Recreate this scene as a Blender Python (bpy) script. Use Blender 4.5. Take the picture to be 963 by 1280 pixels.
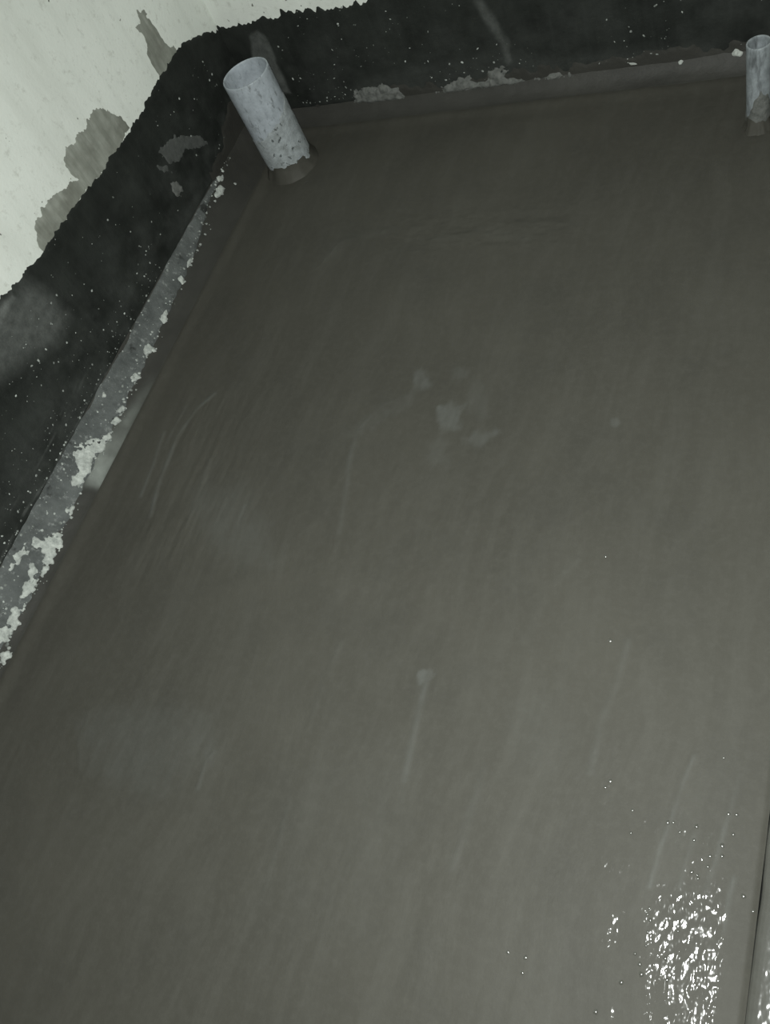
import bpy, math
import numpy as np
from mathutils import Matrix, Vector

for o in list(bpy.data.objects):
    bpy.data.objects.remove(o, do_unlink=True)
scene = bpy.context.scene
col = scene.collection

# ------------------------------------------------------------------ camera
# Origin: back left corner of the screed floor; X along the back wall, Y towards it, Z up.
CX, CY, F = 481.5, 640.0, 1060.0
H = 1.12
R = np.array([[0.88811085, 0.1025986, -0.44803198],
              [0.30405709, -0.86214354, 0.40528732],
              [-0.34468596, -0.49616736, -0.79687486]])
CAM = np.array([1.2501, -1.5828, H])
cam_data = bpy.data.cameras.new('camera')
cam = bpy.data.objects.new('camera', cam_data)
col.objects.link(cam)
cam_data.sensor_fit = 'VERTICAL'
cam_data.sensor_height = 24.0
cam_data.lens = 24.0 * F / 1280.0
cam_data.clip_start = 0.01
M = Matrix.Identity(4)
for i in range(3):
    M[i][0] = R[i, 0]; M[i][1] = -R[i, 1]; M[i][2] = -R[i, 2]; M[i][3] = CAM[i]
cam.matrix_world = M
scene.camera = cam

# ------------------------------------------------------------------ light
world = bpy.data.worlds.new('world')
scene.world = world
world.use_nodes = True
bg = world.node_tree.nodes['Background']
bg.inputs[0].default_value = (0.9, 1.0, 0.95, 1)
bg.inputs[1].default_value = 0.01
# the phone's flash, the only lamp of the place, a little left of and above the lens
fl_data = bpy.data.lights.new('phone_flash', 'SPOT')
fl_data.energy = 110.0
fl_data.color = (0.965, 1.0, 0.965)
fl_data.shadow_soft_size = 0.006
fl_data.spot_size = math.radians(155)
fl_data.spot_blend = 1.0
flash = bpy.data.objects.new('phone_flash', fl_data)
col.objects.link(flash)
MF = M.copy()
off = R @ np.array([-0.018, -0.016, 0.0])
for i in range(3):
    MF[i][3] = CAM[i] + off[i]
flash.matrix_world = MF

vs = scene.view_settings
vs.view_transform = 'Standard'
vs.look = 'None'
vs.exposure = 0.0
vs.gamma = 1.0
vs.use_curve_mapping = False

# ------------------------------------------------------------------ numeric helpers
rng = np.random.default_rng(7)
XL, YB, XR = -0.070, 0.037, 1.241       # left wall, back wall, kerb joint
CL, CB = 0.070, 0.037                   # size of left and back fillets
YF = -3.0                               # front end of the room


def vnoise(x, y, seed=0):
    """smooth 2-D value noise in -1..1"""
    xi = np.floor(x).astype(np.int64); yi = np.floor(y).astype(np.int64)
    fx = x - xi; fy = y - yi
    fx = fx * fx * (3 - 2 * fx); fy = fy * fy * (3 - 2 * fy)

    def h(a, b):
        n = (a * 374761393 + b * 668265263 + seed * 982451653) & 0xffffffff
        n = ((n ^ (n >> 13)) * 1274126177) & 0xffffffff
        n = ((n ^ (n >> 16)) * 2246822519) & 0xffffffff
        return ((n ^ (n >> 15)) & 0xffff) / 32767.5 - 1.0
    a = h(xi, yi); b = h(xi + 1, yi); c = h(xi, yi + 1); d = h(xi + 1, yi + 1)
    return (a * (1 - fx) + b * fx) * (1 - fy) + (c * (1 - fx) + d * fx) * fy


def fbm(x, y, seed=0, n=4):
    t = np.zeros_like(x, dtype=float); a = 0.5; s = 1.0
    for k in range(n):
        t += a * vnoise(x * s + 17.3 * k, y * s - 9.1 * k, seed + k)
        a *= 0.5; s *= 2.03
    return t


def sstep(a, b, x):
    t = np.clip((x - a) / (b - a), 0, 1)
    return t * t * (3 - 2 * t)


def ray(px):
    return R @ np.array([(px[0] - CX) / F, (px[1] - CY) / F, 1.0])


def hit(px, N, d):
    v = ray(px); N = np.array(N, float)
    return CAM + v * ((d - N @ CAM) / (N @ v))


def on_floor(px):
    p = hit(px, (0, 0, 1), 0.0); return (p[0], p[1])


def on_left(px):
    p = hit(px, (1, 0, 0), XL); return (p[1], p[2])


def on_back(px):
    p = hit(px, (0, 1, 0), YB); return (p[0], p[2])


def on_cove_left(px):
    p = hit(px, (1, 0, 1), 0.0); return (p[1], p[2] * math.sqrt(2))


def on_cove_back(px):
    p = hit(px, (0, -1, 1), 0.0); return (p[0], p[2] * math.sqrt(2))


def sdf_poly(U, V, poly):
    """signed distance, positive inside"""
    d = np.full(U.shape, 1e9); s = np.zeros(U.shape, bool)
    n = len(poly)
    for i in range(n):
        ax, ay = poly[i]; bx, by = poly[(i + 1) % n]
        ex, ey = bx - ax, by - ay
        t = np.clip(((U - ax) * ex + (V - ay) * ey) / (ex * ex + ey * ey + 1e-12), 0, 1)
        d = np.minimum(d, (U - ax - t * ex) ** 2 + (V - ay - t * ey) ** 2)
        c = ((ay > V) != (by > V)) & (U < (bx - ax) * (V - ay) / (by - ay + 1e-15) + ax)
        s ^= c
    d = np.sqrt(d)
    return np.where(s, d, -d)


def d_line(U, V, pts):
    d = np.full(U.shape, 1e9)
    for (ax, ay), (bx, by) in zip(pts[:-1], pts[1:]):
        ex, ey = bx - ax, by - ay
        t = np.clip(((U - ax) * ex + (V - ay) * ey) / (ex * ex + ey * ey + 1e-12), 0, 1)
        d = np.minimum(d, (U - ax - t * ex) ** 2 + (V - ay - t * ey) ** 2)
    return np.sqrt(d)


# ------------------------------------------------------------------ object helpers
def mesh_obj(name, verts, faces, mat, parent=None, attrs=None, smooth=True):
    me = bpy.data.meshes.new(name)
    verts = np.asarray(verts, np.float32); faces = np.asarray(faces, np.int32)
    k = faces.shape[1]
    me.vertices.add(len(verts)); me.vertices.foreach_set('co', verts.ravel())
    me.loops.add(faces.size); me.loops.foreach_set('vertex_index', faces.ravel())
    me.polygons.add(len(faces))
    me.polygons.foreach_set('loop_start', np.arange(0, faces.size, k, dtype=np.int32))
    me.update(calc_edges=True)
    me.validate()
    me.polygons.foreach_set('use_smooth', np.full(len(me.polygons), smooth))
    for an, av in (attrs or {}).items():
        a = me.attributes.new(an, 'FLOAT', 'POINT')
        a.data.foreach_set('value', np.asarray(av, np.float32).ravel())
    me.materials.append(mat)
    o = bpy.data.objects.new(name, me)
    col.objects.link(o)
    o.parent = parent
    return o


def grid_faces(nu, nv, flip=False):
    i, j = np.meshgrid(np.arange(nu - 1), np.arange(nv - 1), indexing='ij')
    a = (i * nv + j).ravel()
    f = np.stack([a, a + nv, a + nv + 1, a + 1], 1)
    return f[:, ::-1] if flip else f


def sheet(name, parent, mat, field, ub, vb, res, mapfn, thick, attrs=None, edge=0.004, rough=0.25, seed=3):
    """a thin raised coat: outline is the zero line of field(u, v), tapering at its rim"""
    us = np.arange(ub[0] - 2 * res, ub[1] + 2.5 * res, res)
    vv = np.arange(vb[0] - 2 * res, vb[1] + 2.5 * res, res)
    U, V = np.meshgrid(us, vv, indexing='ij')
    Fd = field(U, V)
    Fd[0, :] = Fd[-1, :] = -1e-4; Fd[:, 0] = Fd[:, -1] = -1e-4
    ins = Fd > 0
    f00, f10, f11, f01 = Fd[:-1, :-1], Fd[1:, :-1], Fd[1:, 1:], Fd[:-1, 1:]
    sx = np.zeros_like(f00); sy = np.zeros_like(f00); n = np.zeros_like(f00)

    def cross(a, b, x0, y0, x1, y1):
        m = (a > 0) != (b > 0)
        t = np.where(m, a / np.where(m, a - b, 1), 0)
        return m, x0 + (x1 - x0) * t, y0 + (y1 - y0) * t
    for a, b, x0, y0, x1, y1 in ((f00, f10, 0, 0, 1, 0), (f10, f11, 1, 0, 1, 1), (f01, f11, 0, 1, 1, 1), (f00, f01, 0, 0, 0, 1)):
        m, x, y = cross(a, b, x0, y0, x1, y1)
        sx += np.where(m, x, 0); sy += np.where(m, y, 0); n += m
    mixed = n > 0
    lx = np.where(mixed, sx / np.maximum(n, 1), 0.5); ly = np.where(mixed, sy / np.maximum(n, 1), 0.5)
    cu = U[:-1, :-1] + lx * res; cv = V[:-1, :-1] + ly * res
    Fc = np.where(mixed, 0, (f00 + f10 + f11 + f01) / 4)
    hgt = 0.0002 + thick * sstep(0, edge, Fc) * (1 + rough * fbm(cu / 0.012, cv / 0.012, seed))
    nodes = np.argwhere(ins)
    if not len(nodes):
        print('empty sheet', name); return None
    nv = cu.shape[1]
    i, j = nodes[:, 0], nodes[:, 1]
    q = np.stack([(i - 1) * nv + j - 1, i * nv + j - 1, i * nv + j, (i - 1) * nv + j], 1)
    used, inv = np.unique(q.ravel(), return_inverse=True)
    q = inv.reshape(-1, 4)
    uu, wv, hh = cu.ravel()[used], cv.ravel()[used], hgt.ravel()[used]
    P = np.stack(mapfn(uu, wv, hh), 1)
    at = {k: fn(uu, wv) for k, fn in (attrs or {}).items()}
    return mesh_obj(name, P, q, mat, parent, at)


def box(name, lo, hi, mat, parent=None):
    x0, y0, z0 = lo; x1, y1, z1 = hi
    v = [(x0, y0, z0), (x1, y0, z0), (x1, y1, z0), (x0, y1, z0), (x0, y0, z1), (x1, y0, z1), (x1, y1, z1), (x0, y1, z1)]
    f = [(0, 3, 2, 1), (4, 5, 6, 7), (0, 1, 5, 4), (1, 2, 6, 5), (2, 3, 7, 6), (3, 0, 4, 7)]
    return mesh_obj(name, v, f, mat, parent, smooth=False)


def structure(o, label, cat):
    o['kind'] = 'structure'; o['label'] = label; o['category'] = cat
    return o


def ellipse(c, rx, ry, n=14, seed=0, jag=0.25, rot=0.0):
    r = np.random.default_rng(seed + 100)
    out = []
    for k in range(n):
        a = 2 * math.pi * k / n; s = 1 + jag * r.uniform(-1, 1)
        x, y = rx * s * math.cos(a), ry * s * math.sin(a)
        out.append((c[0] + x * math.cos(rot) - y * math.sin(rot), c[1] + x * math.sin(rot) + y * math.cos(rot)))
    return out


# ------------------------------------------------------------------ materials
class Mat:
    def __init__(self, name, rough=0.7, spec=0.5):
        self.m = bpy.data.materials.new(name); self.m.use_nodes = True
        self.t = self.m.node_tree
        self.b = self.t.nodes['Principled BSDF']
        self.b.inputs['Roughness'].default_value = rough
        self.b.inputs['Specular IOR Level'].default_value = spec
        tc = self.t.nodes.new('ShaderNodeTexCoord'); self.co = tc.outputs['Object']

    def node(self, kind, **kw):
        n = self.t.nodes.new(kind)
        for k, v in kw.items():
            setattr(n, k, v)
        return n

    def link(self, a, b):
        self.t.links.new(a, b)

    def mapped(self, scale, rot=(0, 0, 0)):
        mp = self.node('ShaderNodeMapping')
        mp.inputs['Scale'].default_value = scale; mp.inputs['Rotation'].default_value = rot
        self.link(self.co, mp.inputs['Vector']); return mp.outputs[0]

    def noise(self, scale, detail=4, rough=0.6, vec=None):
        n = self.node('ShaderNodeTexNoise')
        n.inputs['Scale'].default_value = scale; n.inputs['Detail'].default_value = detail
        n.inputs['Roughness'].default_value = rough
        self.link(vec or self.co, n.inputs['Vector']); return n.outputs['Fac']

    def ramp(self, fac, a, b, ca=(0, 0, 0), cb=(1, 1, 1)):
        r = self.node('ShaderNodeValToRGB')
        e = r.color_ramp.elements
        e[0].position = a; e[1].position = b
        e[0].color = (*ca, 1); e[1].color = (*cb, 1)
        self.link(fac, r.inputs[0]); return r.outputs[0]

    def attr(self, name):
        n = self.node('ShaderNodeAttribute', attribute_name=name); return n.outputs['Fac']

    def math(self, op, a, b=None, clamp=False):
        n = self.node('ShaderNodeMath', operation=op, use_clamp=clamp)
        for k, v in enumerate((a, b)):
            if v is None: continue
            if isinstance(v, (int, float)): n.inputs[k].default_value = v
            else: self.link(v, n.inputs[k])
        return n.outputs[0]

    def mix(self, fac, a, b, blend='MIX'):
        n = self.node('ShaderNodeMix', data_type='RGBA', blend_type=blend)
        for sock, v in ((n.inputs['Factor'], fac), (n.inputs['A'], a), (n.inputs['B'], b)):
            if isinstance(v, (int, float)): sock.default_value = v
            elif isinstance(v, tuple): sock.default_value = (*v, 1)
            else: self.link(v, sock)
        return n.outputs['Result']

    def color(self, c): self.link(c, self.b.inputs['Base Color'])

    def bump(self, h, dist, strength=1.0, prev=None, target=('Normal',)):
        n = self.node('ShaderNodeBump')
        n.inputs['Distance'].default_value = dist; n.inputs['Strength'].default_value = strength
        self.link(h, n.inputs['Height'])
        if prev: self.link(prev, n.inputs['Normal'])
        for t in target: self.link(n.outputs[0], self.b.inputs[t])
        return n.outputs[0]


# white plaster of the walls
mt = Mat('white_plaster', 0.85, 0.3)
c = mt.mix(mt.ramp(mt.noise(3.0, 5), 0.35, 0.7), (0.76, 0.79, 0.74), (0.66, 0.69, 0.64))
c = mt.mix(mt.ramp(mt.noise(60, 4, 0.7), 0.56, 0.72), c, (0.58, 0.60, 0.55))
streak = mt.noise(9, 4, 0.6, mt.mapped((1, 1.6, 0.25), (0.35, 0, 0)))
c = mt.mix(mt.math('MULTIPLY', mt.ramp(streak, 0.5, 0.75), 0.4), c, (0.50, 0.52, 0.47))
c = mt.mix(mt.ramp(mt.noise(70, 2, 0.5), 0.735, 0.76), c, (0.17, 0.17, 0.15))
mt.color(c)
mt.bump(mt.noise(140, 5, 0.65), 0.002, 0.35)
PLASTER = mt.m

# black bitumen coat, with dusty film and grey marks where the attribute says so
mt = Mat('black_bitumen', 0.65, 0.25)
c = mt.mix(mt.ramp(mt.noise(14, 5), 0.35, 0.7), (0.011, 0.0128, 0.0112), (0.022, 0.0250, 0.022))
brush = mt.noise(60, 3, 0.6, mt.mapped((1, 1, 0.12)))
c = mt.mix(mt.math('MULTIPLY', mt.ramp(brush, 0.45, 0.8), 0.35), c, (0.032, 0.036, 0.033))
greying = mt.math('MULTIPLY', mt.attr('greying'), mt.ramp(mt.noise(55, 5, 0.7), 0.25, 0.65, (0.35,) * 3), clamp=True)
c = mt.mix(greying, c, (0.17, 0.18, 0.17))
mt.color(c)
mt.bump(mt.noise(160, 4, 0.6), 0.002, 0.4)
BITUMEN = mt.m

# thin grey cement brushed over the white plaster
mt = Mat('grey_cement_wash', 0.85, 0.3)
br = mt.noise(55, 4, 0.6, mt.mapped((1, 1.3, 0.14), (0.45, 0, 0)))
c = mt.mix(mt.ramp(br, 0.3, 0.7), (0.20, 0.21, 0.18), (0.34, 0.355, 0.315))
c = mt.mix(mt.ramp(mt.noise(18, 4), 0.4, 0.7), c, (0.155, 0.16, 0.135))
mt.color(c)
mt.bump(br, 0.002, 0.4)
WASH = mt.m

# grey cement smears and lumps on the bitumen
mt = Mat('grey_cement_smear', 0.8, 0.3)
c = mt.mix(mt.ramp(mt.noise(70, 5, 0.7), 0.35, 0.65), (0.085, 0.09, 0.083), (0.16, 0.165, 0.155))
mt.color(c)
mt.bump(mt.noise(220, 4, 0.7), 0.003, 0.6)
SMEAR = mt.m

# faint film, nearly as dark as the bitumen
mt = Mat('dusty_cement_film', 0.8, 0.3)
c = mt.mix(mt.ramp(mt.noise(60, 5, 0.7), 0.3, 0.7), (0.055, 0.06, 0.056), (0.095, 0.10, 0.095))
mt.color(c)
mt.bump(mt.noise(160, 4, 0.7), 0.002, 0.4)
FILM = mt.m

# pale plaster flakes and splashes
mt = Mat('pale_plaster_flake', 0.85, 0.3)
c = mt.mix(mt.ramp(mt.noise(90, 5, 0.7), 0.35, 0.65), (0.30, 0.32, 0.30), (0.56, 0.59, 0.55))
mt.color(c)
mt.bump(mt.noise(260, 4, 0.7), 0.003, 0.7)
FLAKE = mt.m

mt = Mat('pale_splash', 0.8, 0.3)
mt.color(mt.mix(mt.ramp(mt.noise(60, 2), 0.35, 0.65), (0.11, 0.12, 0.11), (0.45, 0.48, 0.45)))
SPLASH = mt.m

# exposed grey strip on the fillet
mt = Mat('grey_render_strip', 0.75, 0.35)
c = mt.mix(mt.ramp(mt.noise(22, 6, 0.7), 0.3, 0.7), (0.055, 0.061, 0.059), (0.125, 0.135, 0.131))
c = mt.mix(mt.ramp(mt.noise(70, 6, 0.75), 0.56, 0.70), c, (0.24, 0.255, 0.245))
c = mt.mix(mt.ramp(mt.noise(26, 3, 0.6), 0.64, 0.72), c, (0.028, 0.03, 0.028))
mt.color(c)
mt.bump(mt.noise(150, 5, 0.7), 0.003, 0.6)
STRIP = mt.m


def screed(name, coat_wet, fine=1.0, grain=0.0024, gloss=0.12):
    mt = Mat(name, 0.6, 0.18)
    c = mt.mix(mt.ramp(mt.noise(2.2, 5, 0.55), 0.3, 0.7), (0.051, 0.0495, 0.0415), (0.065, 0.0630, 0.0525))
    wv = mt.node('ShaderNodeVectorMath', operation='ADD')
    nz = mt.node('ShaderNodeTexNoise'); nz.inputs['Scale'].default_value = 2.5; nz.inputs['Detail'].default_value = 2
    mt.link(mt.co, nz.inputs['Vector'])
    sc = mt.node('ShaderNodeVectorMath', operation='SCALE'); sc.inputs['Scale'].default_value = 0.12
    mt.link(nz.outputs['Color'], sc.inputs[0]); mt.link(mt.co, wv.inputs[0]); mt.link(sc.outputs[0], wv.inputs[1])
    mp = mt.node('ShaderNodeMapping'); mp.inputs['Scale'].default_value = (1.0, 0.14, 1.0); mp.inputs['Rotation'].default_value = (0, 0, -0.06)
    mt.link(wv.outputs[0], mp.inputs['Vector'])
    warped = mp.outputs[0]
    st = mt.noise(34, 6, 0.65, warped)
    c = mt.mix(mt.math('MULTIPLY', mt.ramp(st, 0.45, 0.78), 0.45), c, (0.083, 0.082, 0.071))
    c = mt.mix(mt.math('MULTIPLY', mt.ramp(mt.noise(7, 4, 0.6), 0.5, 0.75), 0.4), c, (0.045, 0.0445, 0.0385))
    c = mt.mix(mt.math('MULTIPLY', mt.ramp(mt.noise(75, 5, 0.7), 0.45, 0.7), 0.22), c, (0.090, 0.089, 0.078))
    pale = mt.math('MULTIPLY', mt.attr('pale'), mt.ramp(mt.noise(30, 4, 0.65), 0.2, 0.6, (0.5,) * 3), clamp=True)
    c = mt.mix(pale, c, (0.17, 0.185, 0.18))
    mt.color(c)
    n1 = mt.bump(mt.noise(240, 3, 0.6), 0.001, 0.18 * fine)
    st2 = mt.noise(70, 5, 0.65, warped)
    mt.bump(st2, 0.002, 0.13, prev=n1)
    # film of water: gloss over grainy paste
    wet = mt.attr('wet')
    mt.link(mt.math('MULTIPLY', wet, coat_wet, clamp=True), mt.b.inputs['Coat Weight'])
    mt.b.inputs['Coat Roughness'].default_value = gloss
    gr = mt.noise(135, 0.8, 0.4, mt.mapped((1.0, 0.6, 1.0), (0, 0, -0.25)))
    n = mt.node('ShaderNodeBump')
    n.inputs['Distance'].default_value = grain; n.inputs['Strength'].default_value = 1.0
    mt.link(gr, n.inputs['Height']); mt.link(n.outputs[0], mt.b.inputs['Coat Normal'])
    return mt.m


SCREED = screed('wet_grey_screed', 1.0)
KERB = screed('wet_kerb_slurry', 1.0, 1.0, 0.0015, 0.17)

# smooth damp cement of the fillets
mt = Mat('damp_fillet_cement', 0.6, 0.35)
c = mt.mix(mt.ramp(mt.noise(12, 5, 0.6), 0.3, 0.7), (0.031, 0.0308, 0.0268), (0.043, 0.0425, 0.037))
c = mt.mix(mt.math('MULTIPLY', mt.attr('pale'), mt.ramp(mt.noise(28, 4, 0.6, mt.mapped((1, 0.3, 1))), 0.2, 0.6, (0.6,) * 3), clamp=True), c, (0.34, 0.37, 0.34))
mt.color(c)
mt.bump(mt.noise(180, 4, 0.6), 0.002, 0.3)
FILLET = mt.m

# pale grey-blue pvc
mt = Mat('pale_grey_pvc', 0.45, 0.4)
c = mt.mix(mt.ramp(mt.noise(40, 5, 0.7), 0.35, 0.68), (0.42, 0.46, 0.50), (0.28, 0.31, 0.335))
c = mt.mix(mt.ramp(mt.noise(120, 4, 0.7, mt.mapped((1, 1, 0.35))), 0.56, 0.66), c, (0.20, 0.22, 0.23))
mt.color(c)
mt.bump(mt.noise(250, 3, 0.6), 0.001, 0.3)
PVC = mt.m

mt = Mat('dirty_grey_pvc', 0.5, 0.35)
c = mt.mix(mt.ramp(mt.noise(50, 5, 0.7), 0.35, 0.65), (0.30, 0.33, 0.345), (0.18, 0.20, 0.21))
c = mt.mix(mt.ramp(mt.noise(70, 4, 0.7, mt.mapped((1, 1, 0.2))), 0.5, 0.66), c, (0.10, 0.11, 0.115))
mt.color(c)
mt.bump(mt.noise(250, 3, 0.6), 0.001, 0.3)
DIRTY_PVC = mt.m

mt = Mat('dried_cement_on_pipe', 0.8, 0.3)
c = mt.mix(mt.ramp(mt.noise(60, 5, 0.7), 0.35, 0.68), (0.38, 0.415, 0.43), (0.23, 0.25, 0.25))
c = mt.mix(mt.ramp(mt.noise(85, 3, 0.6), 0.62, 0.67), c, (0.09, 0.1, 0.1))
mt.color(c)
mt.bump(mt.noise(200, 4, 0.7), 0.003, 0.6)
PIPE_CEMENT = mt.m

mt = Mat('water_film', 0.20, 1.0)
mt.color(mt.mix(0.5, (0.06, 0.06, 0.052), (0.07, 0.07, 0.06)))
WATER = mt.m

mt = Mat('plain_concrete', 0.8, 0.3)
mt.color(mt.mix(mt.ramp(mt.noise(4, 5), 0.35, 0.7), (0.20, 0.20, 0.18), (0.29, 0.29, 0.27)))
mt.bump(mt.noise(90, 4), 0.002, 0.4)
CONCRETE = mt.m

# ------------------------------------------------------------------ the room shell
XE = 2.35
HC = 2.3
wall_left = structure(box('wall_left', (XL - 0.12, YF, -0.08), (XL, YB + 0.12, HC), PLASTER),
                      'white plastered wall on the left with a black painted band along its foot', 'wall')
wall_back = structure(box('wall_back', (XL, YB, -0.08), (XE + 0.12, YB + 0.12, HC), PLASTER),
                      'back wall, almost wholly black, behind both pipes', 'wall')
wall_right = structure(box('wall_right', (XE, YF, -0.08), (XE + 0.12, YB, HC), PLASTER),  # unseen right wall, front wall and ceiling, added to bounce the flash as fill
                       'unseen white plastered wall on the right, added to bounce the flash', 'wall')
wall_front = structure(box('wall_front', (XL - 0.12, YF - 0.12, -0.08), (XE + 0.12, YF, HC), PLASTER),
                       'unseen white plastered wall behind the viewer, added to bounce the flash', 'wall')
ceiling = structure(box('ceiling', (XL - 0.12, YF - 0.12, HC), (XE + 0.12, YB + 0.12, HC + 0.1), PLASTER),
                    'unseen white ceiling slab overhead, added to bounce the flash', 'ceiling')

# ------------------------------------------------------------------ floor: trowelled wet screed
xs = np.linspace(-0.004, XR + 0.0006, 430)
ys = np.concatenate([[YF, -2.5], np.linspace(-2.15, 0.004, 720)])
U, V = np.meshgrid(xs, ys, indexing='ij')
Z = 0.0012 * fbm(U / 0.22, V / 0.5, 11) + 0.0004 * fbm(U / 0.03 + 0.3 * V, V / 0.30, 21) + 0.00015 * fbm(U / 0.011, V / 0.07, 31)
Z += 0.0007 * np.maximum(0, fbm(U / 0.05, V / 0.03, 41)) * sstep(-1.2, -0.6, V)
rip = sstep(-0.03, 0.08, sdf_poly(U, V, [on_floor(p) for p in [(330, 560), (520, 560), (760, 600), (740, 760), (560, 800), (340, 760)]]))
Z += rip * 0.0011 * fbm(U / 0.022 + 0.5 * V, V / 0.030, 45)
rip = sstep(-0.03, 0.05, sdf_poly(U, V, [on_floor(p) for p in [(170, 640), (230, 490), (330, 480), (330, 620), (260, 720), (150, 730)]]))
Z += rip * 0.0014 * fbm(U / 0.012 + 0.6 * V, V / 0.08, 46)
rip = sstep(-0.03, 0.05, sdf_poly(U, V, [on_floor(p) for p in [(480, 260), (720, 250), (740, 310), (480, 320)]]))
Z += rip * 0.0020 * fbm(U / 0.035, V / 0.02, 47)
pale = np.zeros_like(U)
# trowel ridges: (polyline in the photo, height, half width, paleness)
ridges = [
    ([(188, 645), (200, 600), (222, 545), (245, 512), (268, 492)], 0.0022, 0.0035, 0.30),
    ([(176, 620), (192, 580), (205, 540)], 0.0016, 0.003, 0.22),
    ([(205, 560), (225, 520), (233, 508)], 0.0016, 0.003, 0.18),
    ([(232, 660), (246, 620), (262, 575)], 0.0015, 0.004, 0.10),
    ([(298, 652), (306, 632)], 0.0014, 0.003, 0.25),
    ([(424, 665), (432, 620), (437, 575), (446, 540), (480, 505), (510, 495)], 0.0010, 0.004, 0.14),
    ([(506, 975), (516, 925), (526, 880), (534, 848)], 0.0014, 0.004, 0.20),
    ([(565, 1085), (590, 1010), (605, 960)], 0.0010, 0.005, 0.07),
    ([(738, 965), (752, 905), (770, 855), (786, 800)], 0.0012, 0.004, 0.10),
    ([(812, 1108), (826, 1058), (840, 1022), (852, 985), (868, 945)], 0.0016, 0.0020, 0.22),
    ([(850, 1108), (858, 1075), (868, 1045)], 0.0014, 0.0022, 0.24),
    ([(882, 1112), (896, 1072), (908, 1030), (918, 995), (925, 968)], 0.0016, 0.0022, 0.16),
    ([(905, 1165), (912, 1120), (918, 1098)], 0.0012, 0.002, 0.20),
    ([(655, 800), (680, 740), (720, 700)], 0.0010, 0.006, 0.04),
    ([(248, 985), (258, 950), (268, 940)], 0.0012, 0.003, 0.20),
    ([(100, 960), (100, 920), (112, 890)], 0.0010, 0.004, 0.10),
    ([(325, 1130), (350, 1050), (362, 1000)], 0.0010, 0.004, 0.10),
    ([(385, 910), (405, 850), (425, 805)], 0.0010, 0.005, 0.08),
    ([(540, 300), (600, 290), (655, 298)], 0.0018, 0.008, 0.04),
    ([(395, 335), (430, 300), (500, 285)], 0.0016, 0.008, 0.04),
]
for pts, hh, wd, pl in ridges:
    d = d_line(U, V, [on_floor(p) for p in pts])
    g = np.exp(-(d / wd) ** 2)
    Z += 0.55 * hh * g * (0.7 + 0.6 * vnoise(U / 0.01, V / 0.02, 5))
    pale = np.maximum(pale, 0.8 * pl * np.exp(-(d / (wd * 1.3)) ** 2) * (0.75 + 0.5 * vnoise(U / 0.02, V / 0.03, 6)))
# pale dried patches: (outline in the photo, strength, softness in m)
patches = [
    ([(547, 508), (578, 506), (570, 536), (548, 538)], 0.40, 0.008),
    ([(517, 466), (532, 466), (540, 482), (528, 488)], 0.28, 0.010),
    ([(560, 462), (572, 455), (578, 470), (564, 474)], 0.14, 0.010),
    ([(575, 548), (598, 543), (618, 540), (612, 552), (592, 556)], 0.18, 0.008),
    ([(598, 470), (612, 478), (602, 520), (588, 510)], 0.14, 0.016),
    ([(534, 552), (562, 548), (556, 582), (536, 588)], 0.10, 0.012),
    ([(436, 540), (520, 490), (520, 500), (445, 548)], 0.10, 0.012),
    ([(762, 522), (770, 522), (768, 530), (762, 530)], 0.28, 0.005),
    ([(240, 612), (300, 606), (330, 650), (345, 705), (290, 700), (250, 670)], 0.13, 0.03),
    ([(98, 905), (160, 880), (270, 890), (268, 950), (190, 990), (110, 965)], 0.13, 0.025),
    ([(528, 845), (538, 843), (538, 853), (530, 855)], 0.30, 0.005),
    ([(640, 880), (690, 870), (690, 960), (650, 960)], 0.05, 0.03),
    ([(300, 1150), (420, 900), (520, 960), (470, 1180)], 0.04, 0.06),
]
for pts, s, soft in patches:
    pp = [on_floor(p) for p in pts]
    d = sdf_poly(U, V, pp) + 0.022 * fbm(U / 0.016, V / 0.03, 51, 5)
    pale = np.maximum(pale, 0.85 * s * (0.8 + 0.6 * fbm(U / 0.012, V / 0.05, 52)) * sstep(-soft, soft, d))
# wet glittering area at the foot of the kerb
wp = [on_floor(p) for p in [(856, 1160), (892, 1120), (906, 1165), (905, 1230), (900, 1300), (880, 1400), (820, 1380), (838, 1240)]]
dw = sdf_poly(U, V, wp) + 0.06 * fbm(U / 0.05, V / 0.08, 61)
wet = sstep(-0.035, 0.015, dw) * sstep(-0.30, 0.05, fbm(U / 0.016, V / 0.03, 71) + 0.25 * sstep(0.0, 0.05, dw))
far = sdf_poly(U, V, [on_floor(p) for p in [(740, 960), (860, 940), (925, 1000), (912, 1300), (760, 1300)]])
wet = np.maximum(wet, sstep(0, 0.03, far) * sstep(0.26, 0.38, fbm(U / 0.016, V / 0.026, 72)))
wet *= sstep(XR - 0.028, XR - 0.038, U)
# groove and slight dip where the screed meets the kerb, gentle rise to the fillets
Z += -0.003 * np.exp(-((U - XR) / 0.003) ** 2) + 0.006 * np.exp(-(U / 0.018) ** 2) + 0.004 * np.exp(-(V / 0.02) ** 2)
P = np.stack([U, V, Z], -1).reshape(-1, 3)
floor = mesh_obj('floor', P, grid_faces(len(xs), len(ys)), SCREED, None, {'pale': pale, 'wet': wet})
structure(floor, 'wet grey cement screed floor with trowel streaks', 'floor')

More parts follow.
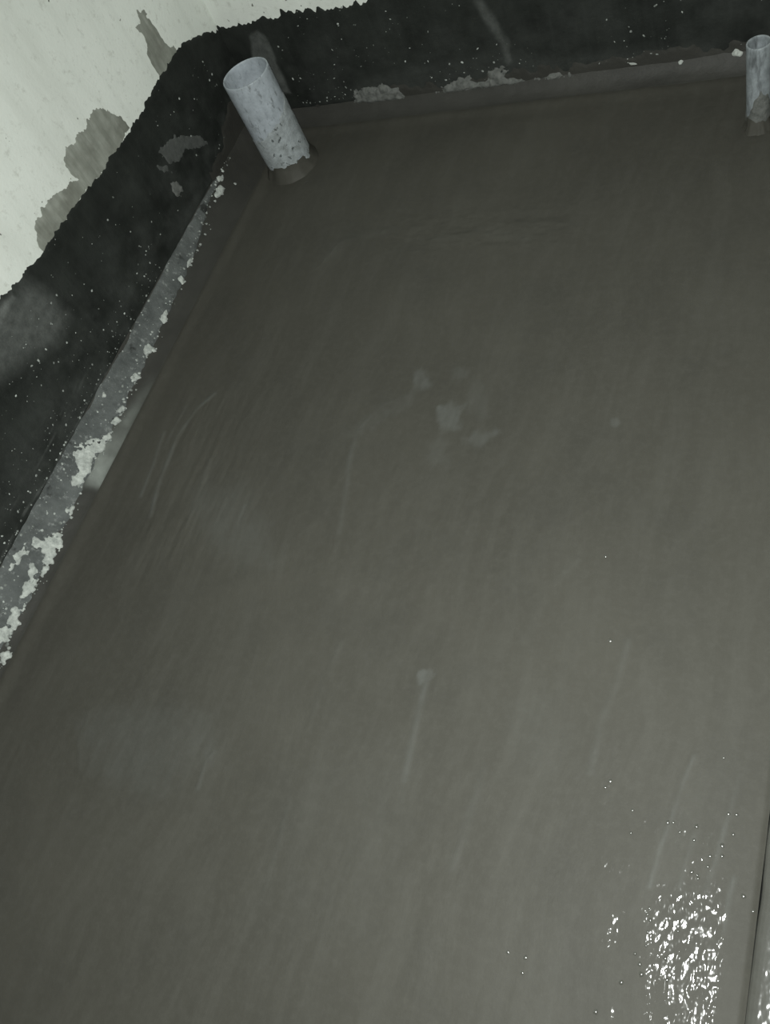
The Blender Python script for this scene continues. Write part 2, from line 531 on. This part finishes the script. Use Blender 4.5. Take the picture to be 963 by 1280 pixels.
# water beads glinting on the screed
def domes(name, centres, radii, heights, frame, mat, parent, stretch=None, K=7, levels=((1.0, -0.15), (0.72, 0.62))):
    """low bumps; frame = (u axis, v axis, normal)"""
    n = len(centres)
    a = np.arange(K) * 2 * np.pi / K
    ring = np.stack([np.cos(a), np.sin(a)], 1)
    jag = rng.uniform(0.75, 1.2, (n, K, 1))
    rot = rng.uniform(0, 6.28, n)
    st = np.ones(n) if stretch is None else stretch
    eu, ev, en = (np.array(e, float) for e in frame)
    verts = []
    c = np.asarray(centres)
    for lvl, (s, hz) in enumerate(levels):
        xy = ring[None] * jag * s * np.asarray(radii)[:, None, None]
        x = xy[..., 0] * st[:, None]; y = xy[..., 1] / st[:, None]
        xr = x * np.cos(rot)[:, None] - y * np.sin(rot)[:, None]; yr = x * np.sin(rot)[:, None] + y * np.cos(rot)[:, None]
        verts.append(c[:, None] + xr[..., None] * eu + yr[..., None] * ev + (np.asarray(heights)[:, None] * hz)[..., None] * en)
    verts.append((c + np.asarray(heights)[:, None] * en)[:, None])
    Vv = np.concatenate(verts, 1)
    L = len(levels); W = L * K + 1
    fs = []
    for k in range(K):
        k2 = (k + 1) % K
        for q in range(L - 1):
            b = q * K
            fs += [(b + k, b + k2, b + K + k2), (b + k, b + K + k2, b + K + k)]
        fs.append(((L - 1) * K + k, (L - 1) * K + k2, L * K))
    fs = np.array(fs)
    Fs = (fs[None] + (np.arange(n) * W)[:, None, None]).reshape(-1, 3)
    o = mesh_obj(name, Vv.reshape(-1, 3), Fs, mat, parent)
    o['kind'] = 'stuff'
    return o


bead_px = [(757, 984), (763, 976), (835, 1028), (842, 1028), (757, 695), (763, 800), (905, 947), (903, 1057), (903, 1070),
           (888, 1070), (885, 1083), (868, 1050), (850, 1040), (789, 1041), (791, 1013), (653, 1216), (745, 1265), (777, 1228),
           (800, 1205), (802, 1218), (812, 1135), (810, 1143), (813, 1150), (810, 1165), (848, 1164), (832, 1198), (834, 1225),
           (871, 1033), (921, 1018), (911, 1017), (917, 1043), (955, 177), (381, 229), (384, 227), (869, 103), (872, 102),
           (794, 1192), (808, 1182), (865, 1090), (872, 1094), (873, 1098), (930, 1120), (942, 1139), (657, 1197), (635, 1190)]
bc = np.array([(*on_floor(p), 0.0004) for p in bead_px])
br = rng.uniform(0.0016, 0.0030, len(bc))
domes('water_beads', bc, br, br * rng.uniform(0.26, 0.34, len(bc)),
      ((1, 0, 0), (0, 1, 0), (0, 0, 1)), WATER, floor, None, 12, ((1.0, -0.02), (0.85, 0.28), (0.65, 0.58), (0.4, 0.84), (0.2, 0.96)))

# ------------------------------------------------------------------ fillets (coves) along the walls
def cove_profile(v, size):
    t = np.clip(v / (size * math.sqrt(2)), -0.1, 1.05)
    sag = 0.14 * size * np.sin(np.pi * np.clip(t, 0, 1))
    return size * t, size * t, sag


def map_cove_left(u, v, h):
    a, z, sag = cove_profile(v, CL)
    k = (h - sag) / math.sqrt(2)
    return -a + k, u, z + k


def map_cove_back(u, v, h):
    a, z, sag = cove_profile(v, CB)
    k = (h - sag) / math.sqrt(2)
    return u, a - k, z + k


us = np.concatenate([[YF + 0.002, -2.4], np.linspace(-2.1, YB, 640)])
vv = np.linspace(-0.006, CL * 1.4142 + 0.002, 34)
U, V = np.meshgrid(us, vv, indexing='ij')
hh = 0.0022 * fbm(U / 0.12, V / 0.05, 81) + 0.0010 * fbm(U / 0.03, V / 0.02, 82)
lip = np.exp(-((V - 0.004) / 0.003) ** 2)
hh += 0.0018 * lip
pl = 0.14 * lip * (0.6 + 0.6 * vnoise(U / 0.05, V / 0.01, 83)) * sstep(-1.5, -1.3, U)
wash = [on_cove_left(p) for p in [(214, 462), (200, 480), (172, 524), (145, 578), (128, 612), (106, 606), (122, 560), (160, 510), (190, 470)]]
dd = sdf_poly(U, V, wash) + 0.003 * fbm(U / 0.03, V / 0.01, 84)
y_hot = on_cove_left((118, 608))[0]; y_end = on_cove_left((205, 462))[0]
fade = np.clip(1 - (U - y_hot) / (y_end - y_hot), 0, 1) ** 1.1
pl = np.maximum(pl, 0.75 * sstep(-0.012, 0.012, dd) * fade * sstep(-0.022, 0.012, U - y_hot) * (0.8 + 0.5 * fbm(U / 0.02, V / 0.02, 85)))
P = np.stack(map_cove_left(U.ravel(), V.ravel(), hh.ravel()), 1)
baseboard_left = mesh_obj('baseboard_left', P, grid_faces(len(us), len(vv)), FILLET, None, {'pale': pl})
structure(baseboard_left, 'sloping cement fillet along the foot of the left wall, with flaking pale patches', 'fillet')

us = np.concatenate([np.linspace(XL, XR + 0.02, 450), [XE]])
vv = np.linspace(-0.006, CB * 1.4142 + 0.002, 20)
U, V = np.meshgrid(us, vv, indexing='ij')
hh = 0.0018 * fbm(U / 0.1, V / 0.05, 91) + 0.0010 * fbm(U / 0.03, V / 0.02, 92)
lip = np.exp(-((V - 0.003) / 0.003) ** 2)
hh += 0.0016 * lip
pl = 0.10 * lip * (0.6 + 0.6 * vnoise(U / 0.06, V / 0.01, 93))
dd = d_line(U, V, [on_cove_back(p) for p in [(876, 104), (905, 100), (927, 97)]])
pl = np.maximum(pl, 0.42 * np.exp(-(dd / 0.003) ** 2) * (0.7 + 0.5 * vnoise(U / 0.01, V / 0.01, 94)))
P = np.stack(map_cove_back(U.ravel(), V.ravel(), hh.ravel()), 1)
baseboard_back = mesh_obj('baseboard_back', P, grid_faces(len(us), len(vv)), FILLET, None, {'pale': pl})
structure(baseboard_back, 'low smooth cement fillet along the foot of the black back wall', 'fillet')

# exposed grey strip along the upper part of the left fillet
lo_line = [(-60, 905), (0, 812), (40, 745), (62, 690), (85, 648), (104, 605), (140, 540), (170, 478), (196, 420), (206, 398), (222, 360), (238, 330), (252, 285), (268, 240), (280, 215)]
strip_lo = np.array([on_cove_left(p) for p in lo_line])
strip_lo = strip_lo[np.argsort(strip_lo[:, 0])]


def strip_field(U, V):
    lo = np.interp(U, strip_lo[:, 0], strip_lo[:, 1])
    lo = np.maximum(lo, 0.02)
    d = V - lo + 0.008 * fbm(U / 0.025, V / 0.02, 101)
    return np.minimum(d, 0.0965 - V + 0.006 * fbm(U / 0.04, V / 0.01, 103)) - 0.03 * sstep(-0.27, -0.10, U)


sheet('exposed_strip', baseboard_left, STRIP, strip_field, (-2.1, -0.08), (0.01, 0.100), 0.003, map_cove_left, 0.0028,
      edge=0.005, rough=0.6)

# pale plaster flakes stuck to the strip, one piece each
flakes = [
    [(92, 556), (104, 552), (118, 545), (133, 540), (142, 535), (138, 548), (128, 562), (116, 575), (112, 592), (103, 603), (88, 610), (86, 600), (96, 585), (92, 570)],
    [(16, 694), (30, 682), (45, 672), (62, 670), (72, 678), (60, 690), (42, 686), (24, 702), (14, 712)],
    [(40, 700), (50, 706), (45, 730), (34, 748), (22, 752), (26, 735), (34, 715)],
    [(58, 668), (70, 664), (78, 668), (72, 690), (62, 708), (52, 720), (56, 700)],
    [(18, 755), (28, 758), (20, 780), (8, 800), (-4, 800), (4, 778)],
    [(6, 812), (14, 806), (10, 822), (0, 842), (-6, 838)],
    [(56, 636), (64, 634), (62, 646), (56, 644)],
    [(82, 634), (92, 632), (92, 643), (84, 644)],
    [(160, 470), (170, 465), (176, 470), (166, 478)],
    [(176, 440), (182, 430), (190, 428), (194, 436), (184, 444)],
    [(200, 398), (208, 385), (212, 390), (205, 402)],
    [(222, 350), (226, 342), (234, 344), (230, 352)],
    [(234, 330), (238, 318), (241, 320), (237, 334)],
    [(272, 220), (279, 218), (280, 224), (273, 228)],
    [(268, 240), (276, 230), (285, 232), (278, 240), (270, 246)],
    [(126, 494), (130, 490), (134, 494), (128, 500)],
    [(140, 526), (146, 520), (150, 524), (144, 531)],
    [(148, 512), (153, 504), (158, 508), (152, 516)],
]
for k, fp in enumerate(flakes):
    poly = [on_cove_left(p) for p in fp]
    a = np.array(poly)

    def fld(U, V, poly=poly, k=k):
        return sdf_poly(U, V, poly) + (0.013 if 1 <= k <= 5 else 0.008) * fbm(U / 0.009, V / 0.009, 110 + k, 5) + 0.0006
    sheet('plaster_flake', baseboard_left, FLAKE, fld, (a[:, 0].min() - 0.008, a[:, 0].max() + 0.008),
          (a[:, 1].min() - 0.008, min(a[:, 1].max() + 0.008, 0.1)), 0.0016, map_cove_left, 0.0042, edge=0.003, rough=0.7, seed=k)

# ------------------------------------------------------------------ black bitumen bands
def map_left(u, v, h):
    return XL + h, u, v


def map_back(u, v, h):
    return u, YB - h, v


top_l = np.array([on_left(p) for p in [(-140, 560), (-60, 455), (0, 371), (22, 355), (40, 332), (50, 316), (80, 276), (110, 235), (140, 195), (165, 160), (181, 130), (197, 98), (213, 72), (223, 58), (238, 47), (252, 43), (262, 41), (272, 37)]])
top_l = top_l[np.argsort(top_l[:, 0])]
top_b = np.array([on_back(p) for p in [(272, 37), (278, 31), (284, 34), (300, 32), (320, 27), (335, 22), (352, 17), (380, 14), (420, 9), (445, 5), (475, -4), (520, -16)]])
top_b = top_b[np.argsort(top_b[:, 0])]
print('band top left', top_l.round(3).tolist()); print('band top back', top_b.round(3).tolist())


def greying_from(shapes, conv, lines=(), base=0.0):
    sh = [([conv(p) for p in pts], s, soft) for pts, s, soft in shapes]

    ln = [([conv(p) for p in pts], s, w) for pts, s, w in lines]

    def fn(u, v):
        t = base * np.clip(0.4 + fbm(u / 0.05, v / 0.04, 122, 5) * 1.6, 0, 1.2) * sstep(0.34, 0.09, v)
        for pts, s, w in ln:
            t = np.maximum(t, s * np.exp(-(d_line(u, v, pts) / w) ** 2) * np.clip(0.5 + 1.2 * fbm(u / 0.02, v / 0.02, 123), 0, 1))
        for poly, s, soft in sh:
            d = sdf_poly(u, v, poly) + 0.006 * fbm(u / 0.02, v / 0.03, 121)
            t = np.maximum(t, s * sstep(-soft, soft, d))
        return t
    return fn


dust_l = greying_from([
    ([(-40, 420), (0, 385), (30, 355), (55, 365), (85, 395), (70, 430), (30, 450), (0, 470), (-30, 470)], 0.50, 0.03),
    ([(0, 380), (14, 366), (20, 372), (6, 400), (0, 412), (-20, 420)], 0.9, 0.012),
    ([(0, 560), (60, 470), (90, 500), (30, 620), (0, 660)], 0.12, 0.05),
], on_left, [([(12, 640), (45, 585), (80, 520), (110, 462), (122, 432)], 0.35, 0.0025), ([(28, 600), (60, 545), (95, 482)], 0.22, 0.003),
             ([(0, 700), (30, 640), (62, 595), (95, 532), (115, 492), (140, 455)], 0.5, 0.003)], 0.14)
greying_b = greying_from([
    ([(312, 44), (322, 38), (334, 48), (350, 84), (364, 116), (352, 116), (336, 86), (316, 74)], 0.50, 0.006),  # soft grey streak on the black, parallel to the wide pipe
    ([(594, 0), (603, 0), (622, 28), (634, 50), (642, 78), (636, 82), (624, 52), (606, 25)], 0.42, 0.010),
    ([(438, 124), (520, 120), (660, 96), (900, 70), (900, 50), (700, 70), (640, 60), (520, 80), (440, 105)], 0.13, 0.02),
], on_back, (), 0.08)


def band_left(U, V):
    top = np.interp(U, top_l[:, 0], top_l[:, 1])
    d = top - V + 0.009 * fbm(U / 0.008, V / 0.04, 131, 5) + 0.006 * fbm(U / 0.03, V / 0.03, 132)
    return np.minimum(d, np.minimum(V - 0.068, YB + 0.012 - U))


def band_back(U, V):
    top = np.interp(U, top_b[:, 0], top_b[:, 1])
    d = top - V + 0.016 * fbm(U / 0.010, V / 0.07, 133, 5) + 0.005 * fbm(U / 0.03, V / 0.04, 134)
    return np.minimum(d, np.minimum(V - 0.035, U - XL + 0.012))


zmax_l = top_l[:, 1].max() + 0.03
zmax_b = top_b[:, 1].max() + 0.03
sheet('bitumen_band', wall_left, BITUMEN, band_left, (-2.3, YB + 0.012), (0.066, zmax_l), 0.003, map_left, 0.0012, {'greying': dust_l}, rough=0.4)
sheet('bitumen_band', wall_back, BITUMEN, band_back, (XL - 0.012, XE - 0.02), (0.033, zmax_b), 0.003, map_back, 0.0012, {'greying': greying_b}, rough=0.4)


def pieces(name, parent, mat, shapes, conv, mapfn, thick, amp=0.005, res=0.002, off=0.0, edge=0.004, rough=0.5, aniso=(0.012, 0.012), vmin=None, seed0=140):
    for k, fp in enumerate(shapes):
        poly = [conv(p) for p in fp]
        a = np.array(poly)

        def fld(U, V, poly=poly, k=k):
            f = sdf_poly(U, V, poly) + amp * fbm(U / aniso[0], V / aniso[1], seed0 + k)
            f = f + 0.45 * amp * fbm(U / (0.3 * aniso[0]), V / (0.3 * aniso[1]), seed0 + 50 + k)
            return f if vmin is None else np.minimum(f, V - vmin)

        def mp(u, v, h): return mapfn(u, v, h + off)
        sheet(name, parent, mat, fld, (a[:, 0].min() - 0.015, a[:, 0].max() + 0.015), (a[:, 1].min() - 0.015, a[:, 1].max() + 0.015),
              res, mp, thick, edge=edge, rough=rough, seed=seed0 + k)


# cement washes brushed on the white plaster above the band
pieces('cement_wash', wall_left, WASH, [
    [(172, 14), (178, 12), (190, 30), (206, 55), (222, 62), (212, 82), (200, 98), (192, 85), (184, 62), (178, 42), (170, 34), (176, 30)],
    [(120, 136), (138, 140), (152, 146), (163, 160), (140, 200), (114, 236), (98, 226), (86, 214), (80, 200), (84, 186), (100, 168), (112, 148)],
    [(98, 222), (112, 232), (84, 272), (54, 315), (48, 308), (44, 292), (46, 276), (56, 258), (72, 240)],
], on_left, map_left, 0.0006, amp=0.009, aniso=(0.012, 0.03), res=0.0016)

# cement smears on the black of the left wall, by the corner
pieces('cement_smear', wall_left, FILM, [
    [(199, 190), (206, 180), (218, 171), (236, 168), (254, 172), (258, 179), (248, 184), (232, 186), (225, 200), (210, 204)],
    [(196, 207), (208, 208), (214, 215), (204, 216)],
], on_left, map_left, 0.0012, amp=0.008, off=0.0012)
pieces('cement_smear', wall_left, SMEAR, [
    [(212, 230), (220, 226), (227, 235), (226, 246), (216, 240)],
], on_left, map_left, 0.002, amp=0.008, off=0.0012)

def film_back(U, V):
    e = 0.050 + 0.035 * np.maximum(0, fbm(U / 0.10, V / 0.1, 151)) + 0.018 * fbm(U / 0.018, V / 0.02, 152) - 0.02 * sstep(0.35, 0.15, U)
    return np.minimum(e - V, V - 0.02)


sheet('cement_film', wall_back, FILLET, film_back, (0.03, XE - 0.02), (0.020, 0.11), 0.0028, lambda u, v, h: map_back(u, v, h + 0.001), 0.0014, edge=0.012)


def film_left(U, V):
    e = 0.078 + 0.05 * sstep(-0.22, -0.05, U) + 0.03 * fbm(U / 0.03, V / 0.03, 153)
    return np.minimum(np.minimum(e - V, V - 0.05), U + 0.24)


sheet('cement_film', wall_left, FILLET, film_left, (-0.26, YB), (0.050, 0.16), 0.0028, lambda u, v, h: map_left(u, v, h + 0.001), 0.0014, edge=0.012)

# lumps of cement dropped along the foot of the back wall
pieces('cement_smear', wall_back, SMEAR, [
    [(440, 130), (446, 114), (462, 107), (486, 106), (500, 109), (508, 124), (500, 130)],
    [(510, 128), (530, 121), (552, 112), (574, 96), (586, 92), (598, 100), (610, 96), (614, 84), (628, 84), (636, 96), (660, 96), (660, 103), (620, 110), (585, 114), (555, 124), (525, 132)],
    [(668, 100), (690, 90), (720, 96), (745, 90), (752, 96), (700, 104)],
], on_back, map_back, 0.006, amp=0.014, off=0.002, vmin=0.022, edge=0.014)
pieces('cement_lump', wall_back, FLAKE, [
    [(847, 76), (852, 72), (858, 77), (855, 81), (848, 81)],
    [(914, 68), (920, 60), (930, 64), (930, 70), (918, 71)],
    [(782, 76), (790, 77), (801, 79), (790, 80)],
    [(736, 94), (744, 91), (750, 95), (742, 98)],
], on_back, map_back, 0.006, amp=0.003, off=0.003, edge=0.006, vmin=0.022)

# cement splashes: fine specks, one mesh for each wall
n = 900
u = rng.uniform(-1.75, -0.05, n); t = rng.uniform(0, 1, n) ** 2.0
topz = np.interp(u, top_l[:, 0], top_l[:, 1])
z = 0.074 + t * (topz - 0.08)
keep = (vnoise(u / 0.12, z / 0.08, 201) > -0.45) & (rng.uniform(0, 1, n) < 0.35 + 0.65 * sstep(-0.4, -0.9, u))
u, z = u[keep], z[keep]
c = np.stack([np.full_like(u, XL + 0.0012), u, z], 1)
r = 0.0008 + 0.0022 * rng.uniform(0, 1, len(u)) ** 3
domes('cement_splashes', c, r, r * 0.6, ((0, 1, 0), (0, 0, 1), (1, 0, 0)), SPLASH, wall_left, rng.uniform(0.8, 1.3, len(u)))
n = 700
u = rng.uniform(0.05, 1.7, n); t = rng.uniform(0, 1, n) ** 2.2
z = 0.045 + t * 0.24
keep = (vnoise(u / 0.12, z / 0.08, 202) > -0.3)
u, z = u[keep], z[keep]
c = np.stack([u, np.full_like(u, YB - 0.0012), z], 1)
r = 0.0008 + 0.0024 * rng.uniform(0, 1, len(u)) ** 4
domes('cement_splashes', c, r, r * 0.6, ((1, 0, 0), (0, 0, 1), (0, -1, 0)), SPLASH, wall_back, rng.uniform(0.9, 1.6, len(u)))
# crumbs along the top edge and the ragged lower edge of the grey strip
n = 620
u = -0.15 - 1.4 * rng.uniform(0, 1, n) ** 0.75
lo = np.interp(u, strip_lo[:, 0], strip_lo[:, 1])
v = np.where(rng.uniform(0, 1, n) < 0.55, lo + rng.normal(0.004, 0.006, n), rng.uniform(0.05, 0.097, n))
c = np.stack(map_cove_left(u, v, np.full(n, 0.0025)), 1)
r = 0.0008 + 0.0028 * rng.uniform(0, 1, n) ** 3
s2 = 1 / math.sqrt(2)
domes('cement_crumbs', c, r, r * 0.6, ((0, 1, 0), (-s2, 0, s2), (s2, 0, s2)), SPLASH, baseboard_left)

# ------------------------------------------------------------------ kerb on the right and the landing beyond it
us = np.concatenate([[YF + 0.002, -2.3], np.linspace(-2.0, -0.9, 340), np.linspace(-0.89, YB - 0.002, 120)])
prof = [(0.000, -0.006), (0.0010, -0.003), (0.003, -0.0010), (0.007, 0.0010), (0.011, 0.0022), (0.015, 0.003), (0.020, 0.0036), (0.028, 0.0042), (0.036, 0.0046), (0.046, 0.005)]
prof += [(0.056 + 0.011 * k, 0.0052) for k in range(9)] + [(0.16, 0.005), (0.172, 0.0045), (0.178, 0.002), (0.18, -0.03)]
# refine the profile
pa = np.array(prof); tt = np.linspace(0, len(pa) - 1, 110)
px = np.interp(tt, np.arange(len(pa)), pa[:, 0]); pz = np.interp(tt, np.arange(len(pa)), pa[:, 1])
U, Pk = np.meshgrid(us, np.arange(len(px)), indexing='ij')
X = XR + px[Pk]; Zk = pz[Pk]
amp = 0.18 * sstep(0.0, 0.02, px[Pk])
Zk = Zk + amp * (0.004 * fbm(U / 0.06, X / 0.03, 301) + 0.0022 * fbm(U / 0.016, X / 0.012, 302))
X = X + 0.003 * fbm(U / 0.12, X * 0, 303)
wetk = sstep(0.008, 0.014, px[Pk]) * sstep(-0.5, 0.0, fbm(U / 0.03, X / 0.02, 304) + 0.3)
P = np.stack([X, U, Zk], -1).reshape(-1, 3)
kerb = mesh_obj('trim_1', P, grid_faces(len(us), len(px), flip=True), KERB, None, {'pale': np.full(U.size, 0.12), 'wet': wetk})
structure(kerb, 'rounded wet cement kerb along the right edge of the floor', 'kerb')
landing = structure(box('floor_landing', (XR + 0.17, YF, -0.08), (XE, YB, 0.004), CONCRETE),
                    'dry concrete landing beyond the kerb on the right', 'floor')


# ------------------------------------------------------------------ drain pipes
def lathe(name, prof, mat, parent, n=64, wob=None):
    prof = np.array(prof, float); a = np.arange(n) * 2 * np.pi / n
    r = prof[:, 0][:, None] * np.ones(n); z = prof[:, 1][:, None] * np.ones(n)
    if wob is not None:
        r, z = wob(r, z, a[None] + 0 * r)
    P = np.stack([r * np.cos(a), r * np.sin(a), z], -1).reshape(-1, 3)
    m = len(prof)
    fs = []
    for i in range(m - 1):
        for k in range(n):
            k2 = (k + 1) % n
            fs.append((i * n + k, i * n + k2, (i + 1) * n + k2, (i + 1) * n + k))
    return mesh_obj(name, P, fs, mat, parent)


def drain_pipe(loc, rad, height, label, collar_r, collar_h, coat, seed, pvc=None):
    root = bpy.data.objects.new('drain_pipe', None)
    col.objects.link(root)
    root.location = (*loc, 0.0)
    root['label'] = label; root['category'] = 'pipe'; root['group'] = 'upright drain pipes in the wet floor'
    th = 0.0032
    zs = np.linspace(-0.04, height - 0.002, 30)
    prof = [(rad, z) for z in zs] + [(rad - 0.0006, height - 0.0004), (rad - 0.0014, height), (rad - th + 0.001, height), (rad - th, height - 0.001)]
    prof += [(rad - th, z) for z in np.linspace(height - 0.004, -0.04, 20)]
    lathe('barrel', prof, pvc or PVC, root, 72)

    # collar of wet screed worked up against the pipe
    def wob(r, z, a):
        g = fbm(np.cos(a) * 2.2 + 5, np.sin(a) * 2.2 + z * 8, seed)
        k = sstep(0, collar_h, z)
        return r + 0.006 * g * (1 - k), z * (1 + 0.30 * g)
    cp = [(rad + collar_r * (1 - t) ** 2.2 + 0.0006, collar_h * t) for t in np.linspace(0, 1, 14)]
    cp = [(rad + collar_r + 0.004, -0.006)] + cp + [(rad - 0.001, collar_h + 0.001)]
    cobj = lathe('cement_collar', cp, SCREED, root, 72, wob)

    # cement dried on the barrel
    def mp(u, v, h):
        return (rad + h) * np.cos(u / rad), (rad + h) * np.sin(u / rad), v
    for (fld, ub, vb, thick, mat, nm) in coat:
        sheet(nm, root, mat, fld, ub, vb, 0.0022, mp, thick, edge=0.004, rough=0.7, seed=seed)
    return root


def facing(loc):
    return math.atan2(CAM[1] - loc[1], CAM[0] - loc[0])


p1, r1, h1 = (0.0700, -0.1230), 0.054, 0.240
th1 = facing(p1)


def coat1(U, V):
    a = U / r1 - th1
    top = 0.118 + 0.02 * np.sin(a * 1.5 + 0.4) + 0.030 * sstep(0.6, 1.4, a)
    lo = 0.020
    return np.minimum(top - V, V - lo) + 0.030 * fbm(U / 0.025, V / 0.03, 401, 5)


def stain1(U, V):
    a = U / r1 - th1
    return sdf_poly(a, V, [(1.02, 0.212), (1.75, 0.212), (1.75, 0.148), (1.25, 0.146), (1.12, 0.17)]) * r1 + 0.003 * fbm(U / 0.01, V / 0.01, 402)


drain_pipe(p1, r1, h1, 'wide pale grey plastic pipe standing by the wall corner', 0.012, 0.040,
           [(coat1, ((th1 - 2.4) * r1, (th1 + 2.4) * r1), (0.012, 0.19), 0.0009, PIPE_CEMENT, 'dried_cement'),
            ], 410)

p2, r2, h2 = (1.0893, -0.138), 0.020, 0.163
th2 = facing(p2)


def coat2(U, V):
    a = U / r2 - th2
    top = 0.062 + 0.02 * np.sin(a * 2.0 + 1.0)
    return np.minimum(top - V, V - 0.012) + 0.022 * fbm(U / 0.016, V / 0.03, 403)


drain_pipe(p2, r2, h2, 'narrow pale grey plastic pipe at the right end of the back wall', 0.007, 0.030,
           [(coat2, ((th2 - 2.4) * r2, (th2 + 2.4) * r2), (0.008, 0.1), 0.0012, SMEAR, 'dried_cement')], 420, DIRTY_PVC)
